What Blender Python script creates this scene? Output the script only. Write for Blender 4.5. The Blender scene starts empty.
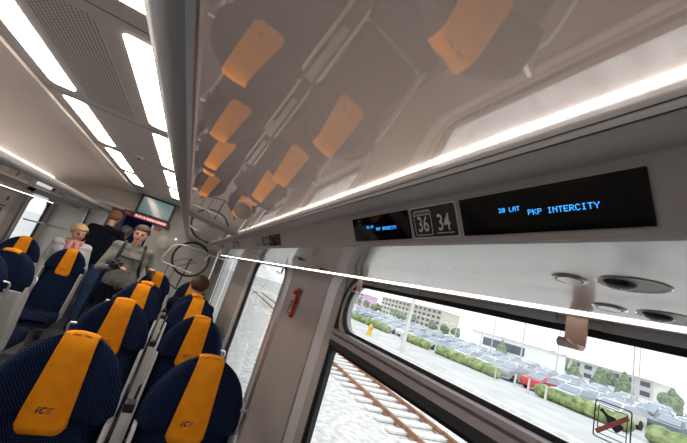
import bpy, bmesh, math, random
from mathutils import Vector, Matrix
random.seed(7)
PI = math.pi
COL = bpy.context.scene.collection
H = 1.6            # eye height above the carriage floor
GZ = -1.2          # ground outside

# ------------------------------------------------------------------ materials
def mat(name, col, rough=.5, metal=0., spec=.5, emit=None, es=0., coat=0.):
    m = bpy.data.materials.new(name); m.use_nodes = True
    b = m.node_tree.nodes['Principled BSDF']
    b.inputs['Base Color'].default_value = (*col, 1)
    b.inputs['Roughness'].default_value = rough
    b.inputs['Metallic'].default_value = metal
    b.inputs['Specular IOR Level'].default_value = spec
    b.inputs['Coat Weight'].default_value = coat
    b.inputs['Coat Roughness'].default_value = .08
    if emit:
        b.inputs['Emission Color'].default_value = (*emit, 1)
        b.inputs['Emission Strength'].default_value = es
    return m

def noisy(m, c1, c2, scale, detail=3., bump=0., lo=.35, hi=.65, rough=None):
    nt = m.node_tree; N = nt.nodes; L = nt.links; b = N['Principled BSDF']
    tc = N.new('ShaderNodeTexCoord'); n = N.new('ShaderNodeTexNoise')
    n.inputs['Scale'].default_value = scale; n.inputs['Detail'].default_value = detail
    L.new(tc.outputs['Object'], n.inputs['Vector'])
    r = N.new('ShaderNodeValToRGB')
    r.color_ramp.elements[0].position = lo; r.color_ramp.elements[0].color = (*c1, 1)
    r.color_ramp.elements[1].position = hi; r.color_ramp.elements[1].color = (*c2, 1)
    L.new(n.outputs['Fac'], r.inputs['Fac']); L.new(r.outputs['Color'], b.inputs['Base Color'])
    if bump:
        bp = N.new('ShaderNodeBump'); bp.inputs['Strength'].default_value = bump
        bp.inputs['Distance'].default_value = .01
        L.new(n.outputs['Fac'], bp.inputs['Height']); L.new(bp.outputs['Normal'], b.inputs['Normal'])
    return m

def dots(m, base, dot, pitch, radius, axes=(0, 2), hole=False, stag=True, box=None):
    """regular dots over a base colour in object space (woven dots, perforation)"""
    nt = m.node_tree; N = nt.nodes; L = nt.links; b = N['Principled BSDF']
    tc = N.new('ShaderNodeTexCoord'); sp = N.new('ShaderNodeSeparateXYZ')
    L.new(tc.outputs['Object'], sp.inputs[0])
    def M(op, a, bb=None, c=None):
        n = N.new('ShaderNodeMath'); n.operation = op
        for i, v in enumerate((a, bb, c)):
            if v is None: continue
            if isinstance(v, (int, float)): n.inputs[i].default_value = v
            else: L.new(v, n.inputs[i])
        return n.outputs[0]
    px = M('DIVIDE', sp.outputs[axes[0]], pitch[0]); py = M('DIVIDE', sp.outputs[axes[1]], pitch[1])
    if stag:
        row = M('FLOOR', py); odd = M('MULTIPLY', M('FLOORED_MODULO', row, 2.), .5); px = M('ADD', px, odd)
    fx = M('MULTIPLY', M('SUBTRACT', M('FRACT', px), .5), pitch[0]); fy = M('MULTIPLY', M('SUBTRACT', M('FRACT', py), .5), pitch[1])
    d = M('SQRT', M('ADD', M('MULTIPLY', fx, fx), M('MULTIPLY', fy, fy)))
    k = M('LESS_THAN', d, radius)
    mx = N.new('ShaderNodeMix'); mx.data_type = 'RGBA'
    mx.inputs[6].default_value = (*base, 1); mx.inputs[7].default_value = (*dot, 1)
    L.new(k, mx.inputs[0]); L.new(mx.outputs[2], b.inputs['Base Color'])
    return m

def pane(name, tint, refl, rough=0., haze=0., haze_col=(.5, .5, .5)):
    m = bpy.data.materials.new(name); m.use_nodes = True
    nt = m.node_tree; N = nt.nodes; L = nt.links; N.clear()
    out = N.new('ShaderNodeOutputMaterial'); t = N.new('ShaderNodeBsdfTransparent'); g = N.new('ShaderNodeBsdfGlossy')
    t.inputs['Color'].default_value = (*tint, 1); g.inputs['Roughness'].default_value = rough
    g.inputs['Color'].default_value = (1, 1, 1, 1)
    lw = N.new('ShaderNodeLayerWeight'); lw.inputs['Blend'].default_value = .5
    pw = N.new('ShaderNodeMath'); pw.operation = 'POWER'; pw.inputs[1].default_value = 4.5; L.new(lw.outputs['Facing'], pw.inputs[0])
    fr = N.new('ShaderNodeMath'); fr.operation = 'MULTIPLY_ADD'; fr.inputs[1].default_value = 1-refl; fr.inputs[2].default_value = refl; L.new(pw.outputs[0], fr.inputs[0])
    a = N.new('ShaderNodeMixShader'); L.new(fr.outputs[0], a.inputs[0]); L.new(t.outputs[0], a.inputs[1]); L.new(g.outputs[0], a.inputs[2])
    last = a
    if haze:
        df = N.new('ShaderNodeBsdfDiffuse'); df.inputs['Color'].default_value = (*haze_col, 1)
        b = N.new('ShaderNodeMixShader'); b.inputs[0].default_value = haze
        L.new(t.outputs[0], b.inputs[1]); L.new(df.outputs[0], b.inputs[2]); L.new(b.outputs[0], a.inputs[1])
    L.new(last.outputs[0], out.inputs['Surface'])
    return m

M = {}
M['wall'] = noisy(mat('wall_laminate', (.5, .45, .41), .38), (.40, .355, .325), (.46, .41, .375), 3., 2.)
M['cove'] = noisy(mat('cove_laminate', (.5, .42, .36), .5), (.80, .72, .67), (.84, .76, .71), 2., 2.)
M['ceil'] = mat('ceiling_panel', (.58, .56, .55), .45)
M['perf'] = dots(mat('perforated_panel', (.3, .3, .3), .5), (.62, .60, .59), (.06, .06, .06), (.0170, .0170), .0048, (0, 1), stag=False)
M['seam'] = mat('seam_dark', (.10, .10, .10), .6)
M['rack'] = mat('rack_plastic', (.40, .36, .335), .42)
M['rackdark'] = mat('rack_groove', (.05, .045, .04), .5)
M['lip'] = mat('rack_lip_aluminium', (.32, .325, .335), .38, .3)
M['under'] = mat('rack_underside_metal', (.55, .545, .54), .22, .55, coat=.3)
M['dish'] = mat('lamp_dish', (.30, .295, .29), .4)
M['alu'] = mat('brushed_aluminium', (.62, .61, .61), .28, .8)
M['framegrey'] = mat('window_frame_grey', (.38, .365, .37), .45)
M['framebrown'] = mat('window_rail_anodised', (.36, .31, .30), .38, .5)
M['frameouter'] = mat('window_surround', (.66, .65, .65), .3, .15)
M['rubber'] = mat('black_rubber', (.008, .008, .009), .45)
M['black'] = mat('black_plastic', (.012, .012, .014), .35)
M['screen'] = mat('display_glass', (.002, .002, .003), .05, spec=.35)
M['blue'] = mat('blue_led', (0, .1, .4), .5, emit=(.05, .38, 1.), es=1.6)
M['white'] = mat('white_print', (.62, .60, .58), .5)
M['led'] = mat('led_strip', (1, 1, 1), .5, emit=(1., .90, .80), es=7.)
M['ledcove'] = mat('cove_led_strip', (1, 1, 1), .5, emit=(1., .94, .88), es=8.)
M['lamp'] = mat('ceiling_lamp', (1, 1, 1), .5, emit=(1., .90, .79), es=16.)
M['navy'] = dots(mat('navy_fabric', (.005, .012, .05), .9, spec=.15), (.0016, .0038, .017), (.032, .09, .25), (.0085, .0075), .0012)
M['navyplain'] = mat('navy_plain_fabric', (.003, .006, .025), .9, spec=.15)
M['orange'] = noisy(mat('orange_cover', (.8, .3, .02), .75, spec=.2), (.74, .22, .003), (.88, .30, .006), 14., 4., .05)
M['print'] = mat('navy_print', (.02, .02, .07), .6)
M['shell'] = mat('light_grey_plastic', (.50, .49, .47), .4)
M['metal'] = mat('satin_metal', (.6, .6, .6), .3, .8)
M['floor'] = noisy(mat('floor_cover', (.08, .08, .09), .7), (.05, .05, .06), (.12, .12, .13), 60., 3.)
M['glass'] = pane('window_glass', (.97, .985, .98), .015)
M['smoked'] = pane('rack_glass', (.97, .94, .93), .28, 0.0, .08, (.95, .91, .88))  # pale diffuse share paints a light haze over the clear shelf glass
M['red'] = mat('red_plastic', (.5, .03, .02), .4)
M['redpaint'] = mat('red_print', (.62, .16, .15), .5)
M['bronze'] = mat('hook_bronze', (.42, .30, .24), .38, .45)
M['green'] = mat('green_label', (.10, .16, .11), .6)
M['skin'] = mat('skin', (.56, .30, .21), .55)
M['jgrey'] = noisy(mat('grey_jacket', (.3, .3, .29), .85), (.12, .12, .11), (.24, .235, .22), 9., 3.)
M['jdark'] = mat('dark_jacket', (.004, .006, .012), .9, spec=.15)
M['jeans'] = noisy(mat('blue_jeans', (.02, .05, .12), .85), (.015, .035, .09), (.035, .07, .16), 20., 3.)
M['pale'] = mat('pale_top', (.50, .50, .54), .85)
M['pink'] = mat('pink_scarf', (.60, .27, .25), .85)
M['blond'] = mat('blond_hair', (.52, .34, .17), .6)
M['brown'] = mat('brown_hair', (.065, .028, .013), .6)
M['ginger'] = mat('light_brown_hair', (.25, .12, .05), .6)
M['greyhair'] = mat('grey_hair', (.30, .30, .32), .6)
M['eye'] = mat('eye_dark', (.03, .02, .02), .3)
M['lips'] = mat('lips', (.42, .15, .12), .5)
M['darkblue'] = mat('vestibule_blue', (.010, .022, .22), .5)
M['bulk'] = mat('bulkhead_laminate', (.54, .50, .465), .4)
M['ballast'] = noisy(mat('ballast', (.5, .5, .5), .95), (.46, .44, .42), (.72, .70, .68), 6., 6., .25, .30, .62)
M['sleeper'] = noisy(mat('concrete_sleeper', (.5, .5, .48), .9), (.66, .65, .62), (.80, .79, .76), 4., 3.)
M['rust'] = noisy(mat('rusty_rail', (.3, .12, .05), .6), (.24, .11, .06), (.40, .20, .11), 6., 3.)
M['road'] = noisy(mat('pale_road', (.5, .5, .5), .9), (.46, .46, .455), (.56, .56, .55), .6, 4.)
M['lot'] = mat('lot_asphalt', (.52, .53, .55), .9)
M['hedge'] = noisy(mat('hedge_leaves', (.15, .25, .06), .8), (.11, .17, .05), (.34, .40, .17), 2.2, 5., .3)
M['tree'] = noisy(mat('tree_leaves', (.12, .2, .08), .85), (.10, .14, .09), (.25, .31, .19), 1.2, 5., .3)
M['bark'] = mat('bark', (.12, .09, .07), .9)
M['fac1'] = mat('building_pale', (.55, .53, .52), .8)
M['white2'] = mat('hall_white', (.85, .85, .85), .6)
M['fac2'] = mat('building_pink', (.50, .36, .46), .8)
M['fac3'] = mat('building_ochre', (.50, .47, .40), .8)
M['fwin'] = mat('building_window', (.09, .11, .14), .25)
M['carglass'] = mat('car_glass', (.30, .34, .40), .3)  # base colour lightened to carry the sky's reflection
M['tyre'] = mat('tyre', (.02, .02, .02), .8)
M['yellow'] = mat('yellow_paint', (.72, .50, .05), .6)
M['tan'] = mat('tan_tyre_wall', (.42, .30, .18), .6)
M['tick'] = mat('monitor_ticker', (.3, .05, .05), .5, emit=(.75, .22, .20), es=.55)
M['tickdot'] = mat('ticker_text', (.9, .6, .6), .5, emit=(1., .70, .66), es=.8)
M['vlamp'] = mat('vestibule_lamp', (1, 1, 1), .5, emit=(1, .9, .78), es=3.)
M['lime'] = mat('lime_bag', (.45, .62, .03), .6)

# monitor picture: a diagonal pale band across a grey-green still
def screen_mat():
    m = mat('monitor_picture', (.02, .02, .02), .15)
    nt = m.node_tree; N = nt.nodes; L = nt.links; b = N['Principled BSDF']
    tc = N.new('ShaderNodeTexCoord'); mp = N.new('ShaderNodeMapping'); mp.inputs['Rotation'].default_value = (0, math.radians(38), 0)
    L.new(tc.outputs['Object'], mp.inputs['Vector']); s = N.new('ShaderNodeSeparateXYZ'); L.new(mp.outputs[0], s.inputs[0])
    r = N.new('ShaderNodeValToRGB'); e = r.color_ramp.elements
    mr = N.new('ShaderNodeMapRange'); mr.inputs[1].default_value = -.35; mr.inputs[2].default_value = .35
    L.new(s.outputs[0], mr.inputs[0]); L.new(mr.outputs[0], r.inputs[0])
    e[0].color = (.10, .15, .15, 1); e[0].position = 0
    e[1].color = (.13, .21, .20, 1); e[1].position = 1
    for p, c in ((.40, (.13, .19, .19, 1)), (.47, (.55, .50, .42, 1)), (.53, (.45, .42, .37, 1)), (.60, (.14, .22, .21, 1))):
        q = e.new(p); q.color = c
    L.new(r.outputs[0], b.inputs['Emission Color']); b.inputs['Emission Strength'].default_value = .8
    return m
M['picture'] = screen_mat()

# ------------------------------------------------------------------ mesh builder
MIRX = -1.46       # left side is x -> MIRX - x
class MB:
    def __init__(s, mir=False): s.v = []; s.f = []; s.m = []; s.mi = 0; s.mir = mir
    def add(s, vs, fs, mi=None):
        n = len(s.v); s.v += [tuple(p) for p in vs]
        for f in fs: s.f.append([n+i for i in f]); s.m.append(s.mi if mi is None else mi)
    def box(s, x0, x1, y0, y1, z0, z1, mi=None):
        vs = [(x, y, z) for z in (z0, z1) for y in (y0, y1) for x in (x0, x1)]
        s.add(vs, [(0, 2, 3, 1), (4, 5, 7, 6), (0, 1, 5, 4), (2, 6, 7, 3), (0, 4, 6, 2), (1, 3, 7, 5)], mi)
    def prism(s, prof, y0, y1, closed=True, mi=None, cap=True):
        """profile of (x,z) run along Y"""
        n = len(prof); vs = [(x, y0, z) for x, z in prof] + [(x, y1, z) for x, z in prof]
        k = n if closed else n-1
        fs = [(i, (i+1) % n, n+(i+1) % n, n+i) for i in range(k)]
        if closed and cap: fs += [tuple(range(n))[::-1], tuple(range(n, 2*n))]
        s.add(vs, fs, mi)
    def sheet(s, prof, y0, y1, t, mi=None):
        """open profile given thickness t (offset along its normals) run along Y"""
        off = []
        for i, (x, z) in enumerate(prof):
            a = prof[max(0, i-1)]; b = prof[min(len(prof)-1, i+1)]
            dx, dz = b[0]-a[0], b[1]-a[1]; l = math.hypot(dx, dz); off.append((x - dz/l*t, z + dx/l*t))
        s.prism(list(prof)+off[::-1], y0, y1, True, mi)
    def hull(s, pts, mi=None):
        bm = bmesh.new()
        for p in pts: bm.verts.new(p)
        r = bmesh.ops.convex_hull(bm, input=bm.verts)
        bmesh.ops.delete(bm, geom=[g for g in r['geom_interior'] if isinstance(g, bmesh.types.BMVert)], context='VERTS')
        bm.verts.index_update()
        s.add([v.co[:] for v in bm.verts], [[v.index for v in f.verts] for f in bm.faces], mi); bm.free()
    def tube(s, path, r, seg=10, mi=None, closed=False, rr=None):
        P = [Vector(p) for p in path]; n = len(P); rings = []; prev = None
        for i, p in enumerate(P):
            a = P[(i-1) % n] if closed else P[max(0, i-1)]; b = P[(i+1) % n] if closed else P[min(n-1, i+1)]
            t = (b-a).normalized()
            if prev is None:
                u = t.orthogonal().normalized()
            else:
                u = (prev - t*prev.dot(t)).normalized()
            prev = u; w = t.cross(u); R = rr[i] if rr else r
            rings.append([p + u*R*math.cos(2*PI*k/seg) + w*R*math.sin(2*PI*k/seg) for k in range(seg)])
        vs = [q for g in rings for q in g]; fs = []
        for i in range(n if closed else n-1):
            j = (i+1) % n
            for k in range(seg): fs.append((i*seg+k, i*seg+(k+1) % seg, j*seg+(k+1) % seg, j*seg+k))
        if not closed: fs += [tuple(range(seg))[::-1], tuple(range((n-1)*seg, n*seg))]
        s.add(vs, fs, mi)
    def loft(s, rings, mi=None, cap=True):
        n = len(rings[0]); vs = [p for r in rings for p in r]; fs = []
        for i in range(len(rings)-1):
            for k in range(n): fs.append((i*n+k, i*n+(k+1) % n, (i+1)*n+(k+1) % n, (i+1)*n+k))
        if cap: fs += [tuple(range(n))[::-1], tuple(range((len(rings)-1)*n, len(rings)*n))]
        s.add(vs, fs, mi)
    def ring(s, outer, inner, mi=None, depth=None):
        """band between two equal-length loops; depth = vector thickness"""
        n = len(outer); d = Vector(depth or (0, 0, 0)); vs = list(outer)+list(inner)
        fs = [(i, (i+1) % n, n+(i+1) % n, n+i) for i in range(n)]
        if depth:
            vs += [tuple(Vector(p)+d) for p in outer] + [tuple(Vector(p)+d) for p in inner]
            fs += [(2*n+i, 3*n+i, 3*n+(i+1) % n, 2*n+(i+1) % n) for i in range(n)]
            fs += [(i, 2*n+i, 2*n+(i+1) % n, (i+1) % n) for i in range(n)]
            fs += [(n+i, n+(i+1) % n, 3*n+(i+1) % n, 3*n+i) for i in range(n)]
        s.add(vs, fs, mi)
    def plate(s, loop, depth, mi=None):
        n = len(loop); d = Vector(depth)
        s.add(list(loop)+[tuple(Vector(p)+d) for p in loop], [tuple(range(n)), tuple(range(n, 2*n))[::-1]] + [(i, n+i, n+(i+1) % n, (i+1) % n) for i in range(n)], mi)
    def ico(s, c, r, sub=2, mi=None, sc=(1, 1, 1), jit=0.):
        bm = bmesh.new(); bmesh.ops.create_icosphere(bm, subdivisions=sub, radius=1)
        for v in bm.verts:
            k = 1 + random.uniform(-jit, jit)
            v.co = Vector((c[0]+v.co.x*r*sc[0]*k, c[1]+v.co.y*r*sc[1]*k, c[2]+v.co.z*r*sc[2]*k))
        bm.verts.index_update(); s.add([v.co[:] for v in bm.verts], [[v.index for v in f.verts] for f in bm.faces], mi); bm.free()
    def build(s, name, mats, parent=None, smooth=False, bevel=0., loc=None, origin=None):
        if not isinstance(mats, (list, tuple)): mats = [mats]
        me = bpy.data.meshes.new(name)
        vs = [(MIRX-x, y, z) for x, y, z in s.v] if s.mir else s.v
        if origin: vs = [(x-origin[0], y-origin[1], z-origin[2]) for x, y, z in vs]
        me.from_pydata(vs, [], s.f); me.update()
        for m in mats: me.materials.append(m)
        for p, mi in zip(me.polygons, s.m): p.material_index = mi
        bm = bmesh.new(); bm.from_mesh(me); bmesh.ops.recalc_face_normals(bm, faces=bm.faces); bm.to_mesh(me); bm.free()
        if smooth:
            for p in me.polygons: p.use_smooth = True
            try: me.set_sharp_from_angle(angle=math.radians(smooth if smooth > 1 else 40))
            except Exception: pass
        o = bpy.data.objects.new(name, me); COL.objects.link(o)
        if origin: o.location = origin
        if loc: o.location = loc
        if parent: o.parent = parent
        if bevel:
            b = o.modifiers.new('bevel', 'BEVEL'); b.width = bevel; b.segments = 3; b.limit_method = 'ANGLE'; b.angle_limit = math.radians(40)
            for p in me.polygons: p.use_smooth = True
            b.harden_normals = False
            me.set_sharp_from_angle(angle=math.radians(30))
        return o

def tag(o, label=None, cat=None, group=None, kind=None):
    if label: o['label'] = label
    if cat: o['category'] = cat
    if group: o['group'] = group
    if kind: o['kind'] = kind
    return o
def struct(o): o['kind'] = 'structure'; return o
def empty(name, loc=(0, 0, 0), rz=0., **k):
    o = bpy.data.objects.new(name, None); COL.objects.link(o); o.location = loc; o.rotation_euler = (0, 0, rz); o.empty_display_size = .1
    return tag(o, **k)
KIDS = {}
def copy_tree(o, parent=None):
    c = o.copy(); COL.objects.link(c); c.parent = parent
    for ch in [x for x in bpy.data.objects if x.parent == o and x is not c]: copy_tree(ch, c)
    return c
def rrect(cy, cz, hy, hz, r, x, n=6):
    """rounded rectangle loop in a plane x = const"""
    pts = []
    for k, (sy, sz) in enumerate(((1, 1), (-1, 1), (-1, -1), (1, -1))):
        for i in range(n+1):
            a = PI/2*k + PI/2*i/n
            pts.append((x, cy+sy*(hy-r)+r*math.cos(a), cz+sz*(hz-r)+r*math.sin(a)))
    return pts

# ------------------------------------------------------------------ carriage shell
Y0, Y1 = -2.2, 6.5
XR, XL = .62, -2.08
b = MB(); b.box(XL-.12, XR+.12, Y0-.1, 9.2, -.06, 0); struct(b.build('floor', M['floor']))
# windows: (opening y0, y1)
WIN = [(-1.45, -.20), (.06, 1.19), (2.09, 3.17), (4.38, 5.95)]
WIN_L = [(-1.45, -.20), (.06, 1.19), (2.09, 3.17), (4.0, 4.75), (5.70, 6.36)]
WZ0, WZ1 = .72, 1.70
def wall(side, wins):
    b = MB(mir=(side == 'left'))
    b.box(XR, XR+.035, Y0, Y1+2.6, 0, WZ0); b.box(XR, XR+.035, Y0, Y1+2.6, WZ1, 2.0)
    ys = [Y0] + [v for w in wins for v in w] + [Y1+2.6]
    for i in range(0, len(ys), 2): b.box(XR, XR+.035, ys[i], ys[i+1], WZ0, WZ1)
    struct(b.build('wall_'+side, M['wall']))
wall('right', WIN); wall('left', WIN_L)
b = MB(); b.box(XL-.1, XR+.1, Y0-.1, Y0, 0, 2.4); struct(b.build('wall_back', M['bulk']))

# ceiling: flat centre with lamps, coves down to the walls
b = MB(); b.box(-1.12, -.34, Y0, 9.1, 2.30, 2.36); struct(b.build('ceiling', M['ceil']))
def cove(mir):
    b = MB(mir=mir)
    prof = [(-.34, 2.30), (-.335, 2.285), (-.26, 2.272), (-.22, 2.262), (-.19, 2.27), (.0, 2.235), (.2, 2.185), (.36, 2.12), (.45, 2.06), (.49, 2.0), (.50, 1.96), (.62, 1.95)]
    b.sheet(prof, Y0, 9.1, .03)
    b.box(.474, .485, -1.9, 5.6, 2.0065, 2.0092, 1)
    return b
o = struct(cove(False).build('trim_1', [M['cove'], M['ledcove']], smooth=50)); o = struct(cove(True).build('trim_2', [M['cove'], M['ledcove']], smooth=50))
b = MB()
for y in (-.85, .235+1.05, 2.46, 3.57, 4.68, 5.79): b.box(-1.12, -.34, y-.002, y+.002, 2.2985, 2.3005)
struct(b.build('trim_3', M['seam']))
# perforated centre panels
g = 'perforated ceiling panels between the lamp rows'
for i, (ya, yb) in enumerate(((.28, 1.24), (1.36, 2.36))):
    lp = rrect(0, 0, .13, (yb-ya)/2, .05, 0)
    loop = [(-.72+p[1], (ya+yb)/2+p[2], 2.2985) for p in lp]
    b = MB(); b.plate(loop, (0, 0, .004))
    tag(b.build('perforated_panel', M['perf']), ('nearer perforated grey panel overhead, cut by the top edge of the photo', 'perforated grey panel in the ceiling between the two nearest lit lamps')[i], 'ceiling panel', g)
# lamps
k = 0
def lamp(x0, x1, ya, yb, lab):
    skew = .13
    n = 6; pts = []
    hx = (x1-x0)/2; cx = (x0+x1)/2
    r = .018
    L0 = [(x0+r, yb), (x0, yb-r*2), (x0, ya+r), (x0+r, ya), (x1-r, ya-.0), (x1, ya+r), (x1, yb-r*2), (x1-r, yb)]
    e = empty('ceiling_lamp', (cx, (ya+yb)/2, 2.30), label=lab, cat='ceiling light', group='rectangular ceiling lamps')
    b = MB(); b.plate([(x-cx, y-(ya+yb)/2, -.003) for x, y in L0], (0, 0, .003)); b.build('diffuser', M['lamp'], e)
    b = MB(); lo = [((x-cx)*1.06, (y-(ya+yb)/2)*1.008, -.0015) for x, y in L0]; li = [(x-cx, y-(ya+yb)/2, -.0015) for x, y in L0]
    b.ring(lo, li); b.build('frame', M['ceil'], e)
ords = ['nearest', 'second nearest', 'third nearest', 'fourth nearest', 'farthest']
ys = [(.2, 1.17), (1.36, 2.28), (2.50, 3.42), (3.62, 4.52), (4.74, 5.45)]
for i, (ya, yb) in enumerate([(.2, 1.17), (1.36, 2.33), (2.50, 3.45), (3.64, 4.52), (4.70, 5.46)]):
    if i: lamp(-1.035, -.905, ya, yb, 'lit rectangular ceiling lamp in the left row, %s' % ['', 'large one at the top left corner', 'second from the camera', 'third from the camera', 'fourth from the camera, a small sliver'][i])
    lamp(-.505, -.385, ya, yb, 'lit ceiling lamp in the right row by the rack, %s' % ['nearest, clipped by the photo top', 'second from the camera', 'third from the camera', 'fourth from the camera', 'farthest small one'][i])
b = MB(); b.ico((-.71, 3.47, 2.30), .042, 3, sc=(1, 1, .45)); b.tube([(-.71, 3.47, 2.285), (-.71, 3.47, 2.27)], .012, 12, 1)
tag(b.build('smoke_detector', [M['ceil'], M['black']], smooth=True), 'small round grey smoke detector dome on the ceiling between the lamp rows', 'smoke detector')

# ------------------------------------------------------------------ windows
def window(idx, y0, y1, mir, hopper):
    e = empty('window_%d' % idx); e['kind'] = 'structure'
    cy = (y0+y1)/2; hy = (y1-y0)/2; cz = (WZ0+WZ1)/2; hz = (WZ1-WZ0)/2
    def R(dy, x, r, zc=cz, hzz=hz): return rrect(cy, zc, hy+dy, hzz+dy, r, x)
    b = MB(mir)      # aluminium surround: bright lip, chamfer, inner reveal
    hz2 = hz-.005
    b.ring(rrect(cy, cz-.02, hy+.17, hz+.10-.0, .10, XR-.002), rrect(cy, cz-.01, hy+.13, hz+.06, .12, XR-.010), 1)
    b.ring(rrect(cy, cz-.01, hy+.13, hz+.06, .12, XR-.010), rrect(cy, cz, hy+.035, hz+.025, .14, XR+.004), 0)
    b.ring(rrect(cy, cz, hy+.035, hz+.025, .14, XR+.004), rrect(cy, cz, hy+.004, hz+.004, .14, XR+.010), 2)
    b.build('window_frame', [M['frameouter'], M['alu'], M['framegrey']], e, smooth=30)
    b = MB(mir)      # black gasket round the whole unit
    b.ring(rrect(cy, cz, hy+.008, hz+.008, .135, XR+.004), rrect(cy, cz, hy-.006, hz-.006, .125, XR+.004), 0, (.02, 0, 0))
    if not hopper:
        b.ring(rrect(cy, cz, hy-.005, hz-.005, .125, XR+.010), rrect(cy, cz, hy-.022, hz-.022, .11, XR+.012), 0, (.02, 0, 0))
    b.build('gasket', M['rubber'], e)
    if hopper:
        zt = 1.663; zb = 1.478
        b = MB(mir)  # tilting top light: grey frame plate with rounded hole
        hc = (zt+zb)/2; hh = (zt-zb)/2
        outer = rrect(cy, (1.695+1.440)/2, hy-.006, (1.695-1.440)/2, .11, XR+.008)
        inner = rrect(cy, hc, hy-.040, hh, .085, XR+.012)
        b.ring(outer, inner, 0, (.03, 0, 0)); b.build('hopper_frame', M['framegrey'], e)
        b = MB(mir); b.ring(rrect(cy, hc, hy-.020, hh+.018, .10, XR+.0075), rrect(cy, hc, hy-.034, hh+.006, .09, XR+.0055), 1); b.ring(rrect(cy, hc, hy-.034, hh+.006, .09, XR+.0065), rrect(cy, hc, hy-.045, hh-.006, .08, XR+.014), 0, (.006, 0, 0))
        b.build('gasket', [M['rubber'], M['alu']], e)
        b = MB(mir); b.prism([(XR+.002, 1.474), (XR-.008, 1.470), (XR-.010, 1.458), (XR+.0, 1.453), (XR-.004, 1.449), (XR-.006, 1.431), (XR+.03, 1.428), (XR+.03, 1.474)], y0+.004, y1-.004); b.build('transom', M['framebrown'], e, smooth=25)
        b = MB(mir); b.prism([(XR-.002, 1.430), (XR-.003, 1.407), (XR+.03, 1.402), (XR+.03, 1.430)], y0+.004, y1-.004)
        b.ring(rrect(cy, (1.405+.725)/2, hy-.004, (1.405-.725)/2, .03, XR+.008), rrect(cy, (1.393+.74)/2, hy-.020, (1.393-.74)/2, .025, XR+.012), 0, (.02, 0, 0)); b.build('gasket', M['rubber'], e)
        b = MB(mir); b.plate(rrect(cy, hc, hy-.045, hh-.006, .08, XR+.022), (.004, 0, 0)); b.build('pane', M['glass'], e)
        b = MB(mir); b.plate(rrect(cy, 1.063, hy-.015, .34, .03, XR+.024), (.004, 0, 0)); b.build('pane', M['glass'], e)
        b = MB(mir)  # latch plates set in the frame above the light
        for yy in (y0+.12, y0+.29, y1-.30, y1-.46): b.box(XR+.004, XR+.009, yy, yy+.10, 1.668, 1.688)
        b.build('latch_plate', M['framegrey'], e, bevel=.002)
    else:
        b = MB(mir); b.plate(rrect(cy, cz, hy-.02, hz-.02, .11, XR+.024), (.004, 0, 0)); b.build('pane', M['glass'], e)
    return e
n = 1
for i, (a, c) in enumerate(WIN): window(n, a, c, False, i in (0, 1)); n += 1
for i, (a, c) in enumerate(WIN_L): window(n, a, c, True, False); n += 1

# bottle-ban sticker on the hopper pane
e = empty('window_sticker', (XR+.0215, .263, 1.537), label='small square sticker of a crossed out bottle on the upper window pane', cat='sticker')
def S(u, v, d=0.): return (-d, -u, v)          # u to the viewer's right, v up
def rr2(hu, hv, r, d=0., n=5): return [S(p[1], p[2], d) for p in rrect(0, 0, hu, hv, r, 0, n)]
b = MB(); b.ring(rr2(.0235, .027, .004), rr2(.0219, .0254, .0035), 0, (-.0004, 0, 0))
b.ring(rr2(.0185, .0205, .001), rr2(.0173, .0193, .001), 0, (-.0004, 0, 0))
b.plate([S(-.0175, -.0105), S(.0175, -.0105), S(.0175, -.0115), S(-.0175, -.0115)], (-.0004, 0, 0)); b.build('outline', M['black'], e)
b = MB(); a = math.radians(-38)
prof = [(-.016, .0016), (-.0145, .0024), (-.0135, .0024), (-.013, .0016), (-.006, .0022), (-.002, .0052), (.010, .0056), (.0115, .004)]
loop = [(u*1.2, v*1.3) for u, v in prof] + [(u*1.2, -v*1.3) for u, v in prof[::-1]]
b.plate([S(u*math.cos(a)-v*math.sin(a), u*math.sin(a)+v*math.cos(a)+.003, .0004) for u, v in loop], (-.0003, 0, 0)); b.build('bottle_symbol', M['black'], e)
b = MB(); c = [(-.021, -.016), (.018, .012), (.021, .016), (.0195, .0175), (-.0195, -.0115), (-.0225, -.0145)]
b.plate([S(-.0170, -.0215), S(.0215, .0140), S(.0175, .0185), S(-.0210, -.0170)], (-.0012, 0, 0)); b.build('red_bar', M['redpaint'], e)

# hammer box on the pillar
e = empty('emergency_hammer', (XR-.002, 1.70, 1.50), label='red emergency hammer clipped on the wall pillar between the windows', cat='hammer')
b = MB()
b.box(-.018, -.004, -.016, .008, -.085, .045); b.build('handle', M['red'], e, bevel=.004)
b = MB(); b.tube([(-.018, -.045, .060), (-.018, -.026, .066), (-.018, .022, .050)], .010, 12, rr=[.008, .015, .013]); b.build('hammer_head', M['red'], e, smooth=True)
b = MB(); b.box(-.006, 0, -.03, .02, -.01, .03); b.build('clip', M['red'], e, bevel=.003)
e2 = MB(); e2.box(XR-.003, XR-.0005, 1.725, 1.80, 1.425, 1.50); e2.box(XR-.0035, XR-.003, 1.732, 1.79, 1.478, 1.482, 1); e2.box(XR-.0035, XR-.003, 1.732, 1.78, 1.462, 1.465, 1); e2.box(XR-.0035, XR-.003, 1.745, 1.775, 1.435, 1.455, 1)
tag(e2.build('instruction_sign', [M['green'], M['white']]), 'small dark green instruction label on the pillar beside the red hammer', 'sign')

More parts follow.
